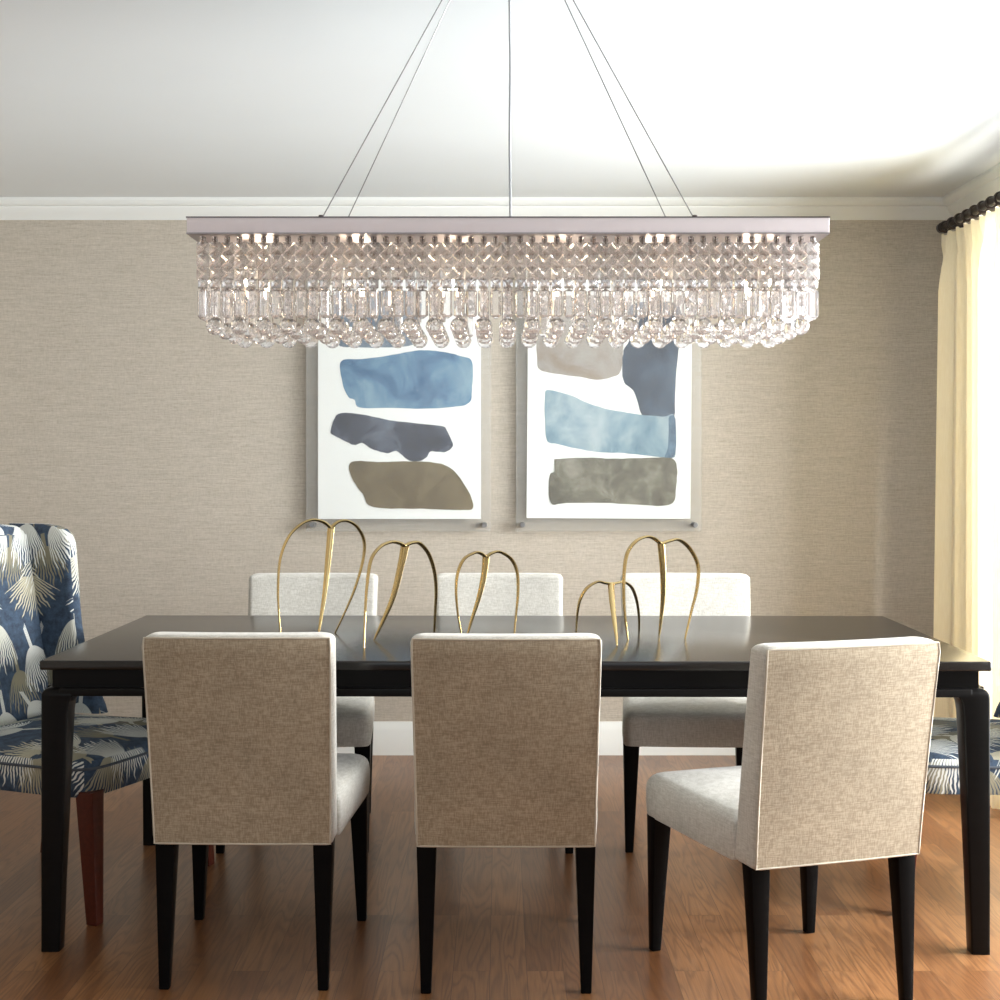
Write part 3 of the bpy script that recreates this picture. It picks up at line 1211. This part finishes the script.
# ------------------------------------------------------------------ chandelier
CHX, CHY = .017, 3.20
ch = thing('chandelier', 'long rectangular crystal chandelier with silver plate hung on steel cables', 'chandelier', (CHX, CHY, 1.757))
Z0 = 1.757  # plate underside


def W(x, y, z):
    return (x - CHX, y - CHY, z - Z0)


phx, phy = .679, .26
mb = MB()
mb.box(-phx, phx, -phy, phy, .001, .0335, .0015)
mb.build('plate', M['pinkchrome'], ch, 40)
for z in (.0335, -.0005):
    mb = MB()
    e = .0012
    mb.box(-phx - e, phx + e, -phy - e, phy + e, z - .0006, z + .0016)
    mb.build('plate_edge', M['rim'] if z > 0 else M['underside'], ch, None)
can_y = 0.0
mb = MB()
mb.box(-.15, .15, -.06, .06, ZC - Z0 - .028, ZC - Z0, .003)
mb.build('canopy', M['chrome'], ch, 40)
for sx in (-1, 1):
    for sy, xo in ((-1, .400), (1, .428)):
        b0 = Vector((sx * xo, sy * .22, .035))
        b1 = Vector((sx * .118, sy * .035, ZC - Z0 - .02))
        mb = MB()
        mb.tube([b0, b1], .0014, 6)
        mb.build('suspension_cable', M['steel'], ch, 60)
        mb = MB()
        mb.cyl((b0.x, b0.y, .034), (0, 0, 1), .0055, .011, 12)
        mb.build('cable_bolt', M['rim'], ch, 40)
mb = MB()
cord = [(.006 + .0008 * math.sin(k * .9), .0, .034 + (ZC - Z0 - .034) * k / 14) for k in range(15)]
mb.tube(catmull(cord, 3), .0028, 8)
mb.build('power_cord', M['cord'], ch, 60)


def octagon_bead(mb, c, w, d, rot=0.0):
    """faceted octagon bead facing -y"""
    pts = []
    k = .80
    for x, z in ((1, k), (k, 1), (-k, 1), (-1, k), (-1, -k), (-k, -1), (k, -1), (1, -k)):
        pts.append((x * w, z * w))
    ca, sa = math.cos(rot), math.sin(rot)

    def tr(x, y, z):
        return (c[0] + x * ca - y * sa, c[1] + x * sa + y * ca, c[2] + z)
    ring = [tr(x, 0, z) for x, z in pts]
    v = ring + [tr(0, -d, 0), tr(0, d, 0)]
    faces = []
    for i in range(8):
        j = (i + 1) % 8
        faces += [(i, j, 8), (j, i, 9)]
    mb.add(v, faces)


def prism_drop(mb, top, length, w, d):
    """long bevelled bar with pointed ends"""
    sec = [(w, 0), (w * .55, -d), (-w * .55, -d), (-w, 0), (-w * .55, d), (w * .55, d)]
    zs = [(0, .15), (-.005, 1.0), (-length + .007, 1.0), (-length, .25)]
    mb.loft([[(top[0] + x * s, top[1] + y * s, top[2] + z) for x, y in sec] for z, s in zs])


def facet_ball(mb, c, r):
    n, m = 14, 8
    v = [(c[0], c[1], c[2] + r)]
    for j in range(1, m):
        th = PI * j / m
        for i in range(n):
            ph = 2 * PI * (i + .5 * (j % 2)) / n
            v.append((c[0] + r * math.sin(th) * math.cos(ph), c[1] + r * math.sin(th) * math.sin(ph), c[2] + r * math.cos(th)))
    v.append((c[0], c[1], c[2] - r))
    fs = []
    for i in range(n):
        fs.append((0, 1 + i, 1 + (i + 1) % n))
    for j in range(m - 2):
        a, b = 1 + j * n, 1 + (j + 1) * n
        for i in range(n):
            i2 = (i + 1) % n
            if (j + 1) % 2:
                fs += [(a + i, b + i, b + i2), (a + i, b + i2, a + i2)] if False else [(a + i, b + i2, a + i2), (a + i, b + i, b + i2)]
            else:
                fs += [(a + i, b + i, a + i2), (a + i2, b + i, b + i2)]
    e = len(v) - 1
    a = 1 + (m - 2) * n
    for i in range(n):
        fs.append((e, a + (i + 1) % n, a + i))
    mb.add(v, fs)


# prototype of the bead-and-prism strand: local origin at its hook on the plate
bead_z = [-.0275, -.0545, -.0815, -.1025]


def prism_strand_proto():
    mb = MB()
    mb.cur = 1
    mb.tube([(0, 0, 0.0), (0, 0, -.018)], .0017, 6)
    mb.cur = 0
    octagon_bead(mb, (0, 0, -.0075), .0062, .004)
    for k, z in enumerate(bead_z):
        octagon_bead(mb, (0, 0, z), .0136 if k < 3 else .0105, .0085)
    mb.cur = 1
    for z in (-.041, -.068, -.093, -.1125):
        mb.tube([(0, -.0012, z + .003), (0, -.0012, z - .003)], .0012, 5)
    o = mb.build('crystal_strand', [M['crystal'], M['pin']], ch, None)
    mb = MB()
    prism_drop(mb, (0, 0, -.1135), .0635, .0122, .0068)
    p = mb.build('prism', M['crystal'], o, None)
    return o


sp = prism_strand_proto()
first = True


def put_strand(x, y, rz):
    global first
    o = sp if first else copy_tree(sp, ch)
    first = False
    o.location = (x, y, 0)
    o.rotation_euler = (0, 0, rz)


nf = 51
for i in range(nf):
    put_strand(-.652 + 1.304 * i / (nf - 1), -.225, random.uniform(-.12, .12))
for sx in (-1, 1):
    for i in range(17):
        put_strand(sx * .66, -.20 + .425 * i / 16, PI / 2 + random.uniform(-.12, .12))
for i in range(15):
    put_strand(-.63 + 1.26 * i / 14, .225, random.uniform(-.12, .12))

# ball pendants: 25 columns, four deep
mb = MB()
mb.cur = 1
mb.tube([(0, 0, 0), (0, 0, -.172)], .0008, 5)
mb.cur = 0
for z in (-.045, -.09, -.135):
    octagon_bead(mb, (0, 0, z), .0105, .006)
bp0 = mb.build('ball_pendant', [M['crystal'], M['pin']], ch, None)
mb = MB()
facet_ball(mb, (0, 0, -.1885), .0198)
mb.build('crystal_ball', M['crystal'], bp0, None)
firstb = True
for j in range(4):
    y = -.175 + .118 * j
    for i in range(25):
        x = -.636 + 1.272 * i / 24
        o = bp0 if firstb else copy_tree(bp0, ch)
        firstb = False
        o.location = (x, y, 0)
        o.rotation_euler = (0, 0, random.uniform(0, 6.28))

# lamps
mb = MB()
mb.cyl((0, 0, 0), (0, 0, -1), .0075, .055, 12)
sk = mb.build('lamp_socket', M['socket'], ch, 40)
mb = MB()
n = 12
mb.loft([[(q * math.cos(2 * PI * k / n), q * math.sin(2 * PI * k / n), z) for k in range(n)] for q, z in
         ((.004, -.054), (.0065, -.058), (.0068, -.085), (.0055, -.092), (.002, -.096))])
mb.build('bulb', M['bulb'], sk, 60)
firsts = True
for y in (-.125, .125):
    for x in (-.575, -.345, -.115, .115, .345, .575):
        o = sk if firsts else copy_tree(sk, ch)
        firsts = False
        o.location = (x, y, 0)

# ------------------------------------------------------------------ light
w = bpy.data.worlds.new('world')
scene.world = w
w.use_nodes = True
nt = w.node_tree
nt.nodes.clear()
wo = nt.nodes.new('ShaderNodeOutputWorld')
bg = nt.nodes.new('ShaderNodeBackground')
bg.inputs[0].default_value = (.80, .90, 1.0, 1)
bg.inputs[1].default_value = .13
nt.links.new(bg.outputs[0], wo.inputs[0])


def area(name, loc, target, sx, sy, power, color):
    d = bpy.data.lights.new(name, 'AREA')
    d.shape = 'RECTANGLE'
    d.size, d.size_y = sx, sy
    d.energy = power
    d.color = color
    o = bpy.data.objects.new(name, d)
    col.objects.link(o)
    o.location = loc
    v = Vector(target) - Vector(loc)
    o.rotation_euler = v.to_track_quat('-Z', 'Y').to_euler()
    return o


# daylight through the right-hand window (sky and bright ground outside)
area('window_daylight', (3.2, 3.8, 1.45), (0, 4.4, 1.2), 2.6, 2.0, 610, (.99, .985, .99))
area('ground_bounce', (2.9, 3.6, .3), (.4, 4.3, 2.4), 1.6, 1.0, 45, (.97, .985, 1.0))
# soft daylight from the room behind the camera
area('room_daylight', (-.3, -1.1, 1.7), (0, 4.0, 1.5), 5.0, 2.2, 38, (.86, .93, 1.0))

# ------------------------------------------------------------------ render look
cy = scene.cycles
cy.use_denoising = True
cy.max_bounces = 24
cy.transmission_bounces = 24
cy.transparent_max_bounces = 24
cy.diffuse_bounces = 5
cy.glossy_bounces = 8
cy.caustics_reflective = False
cy.caustics_refractive = True
cy.sample_clamp_indirect = 8.0
scene.view_settings.view_transform = 'Standard'
scene.view_settings.look = 'None'
scene.view_settings.exposure = 0.1
scene.view_settings.gamma = 1.0
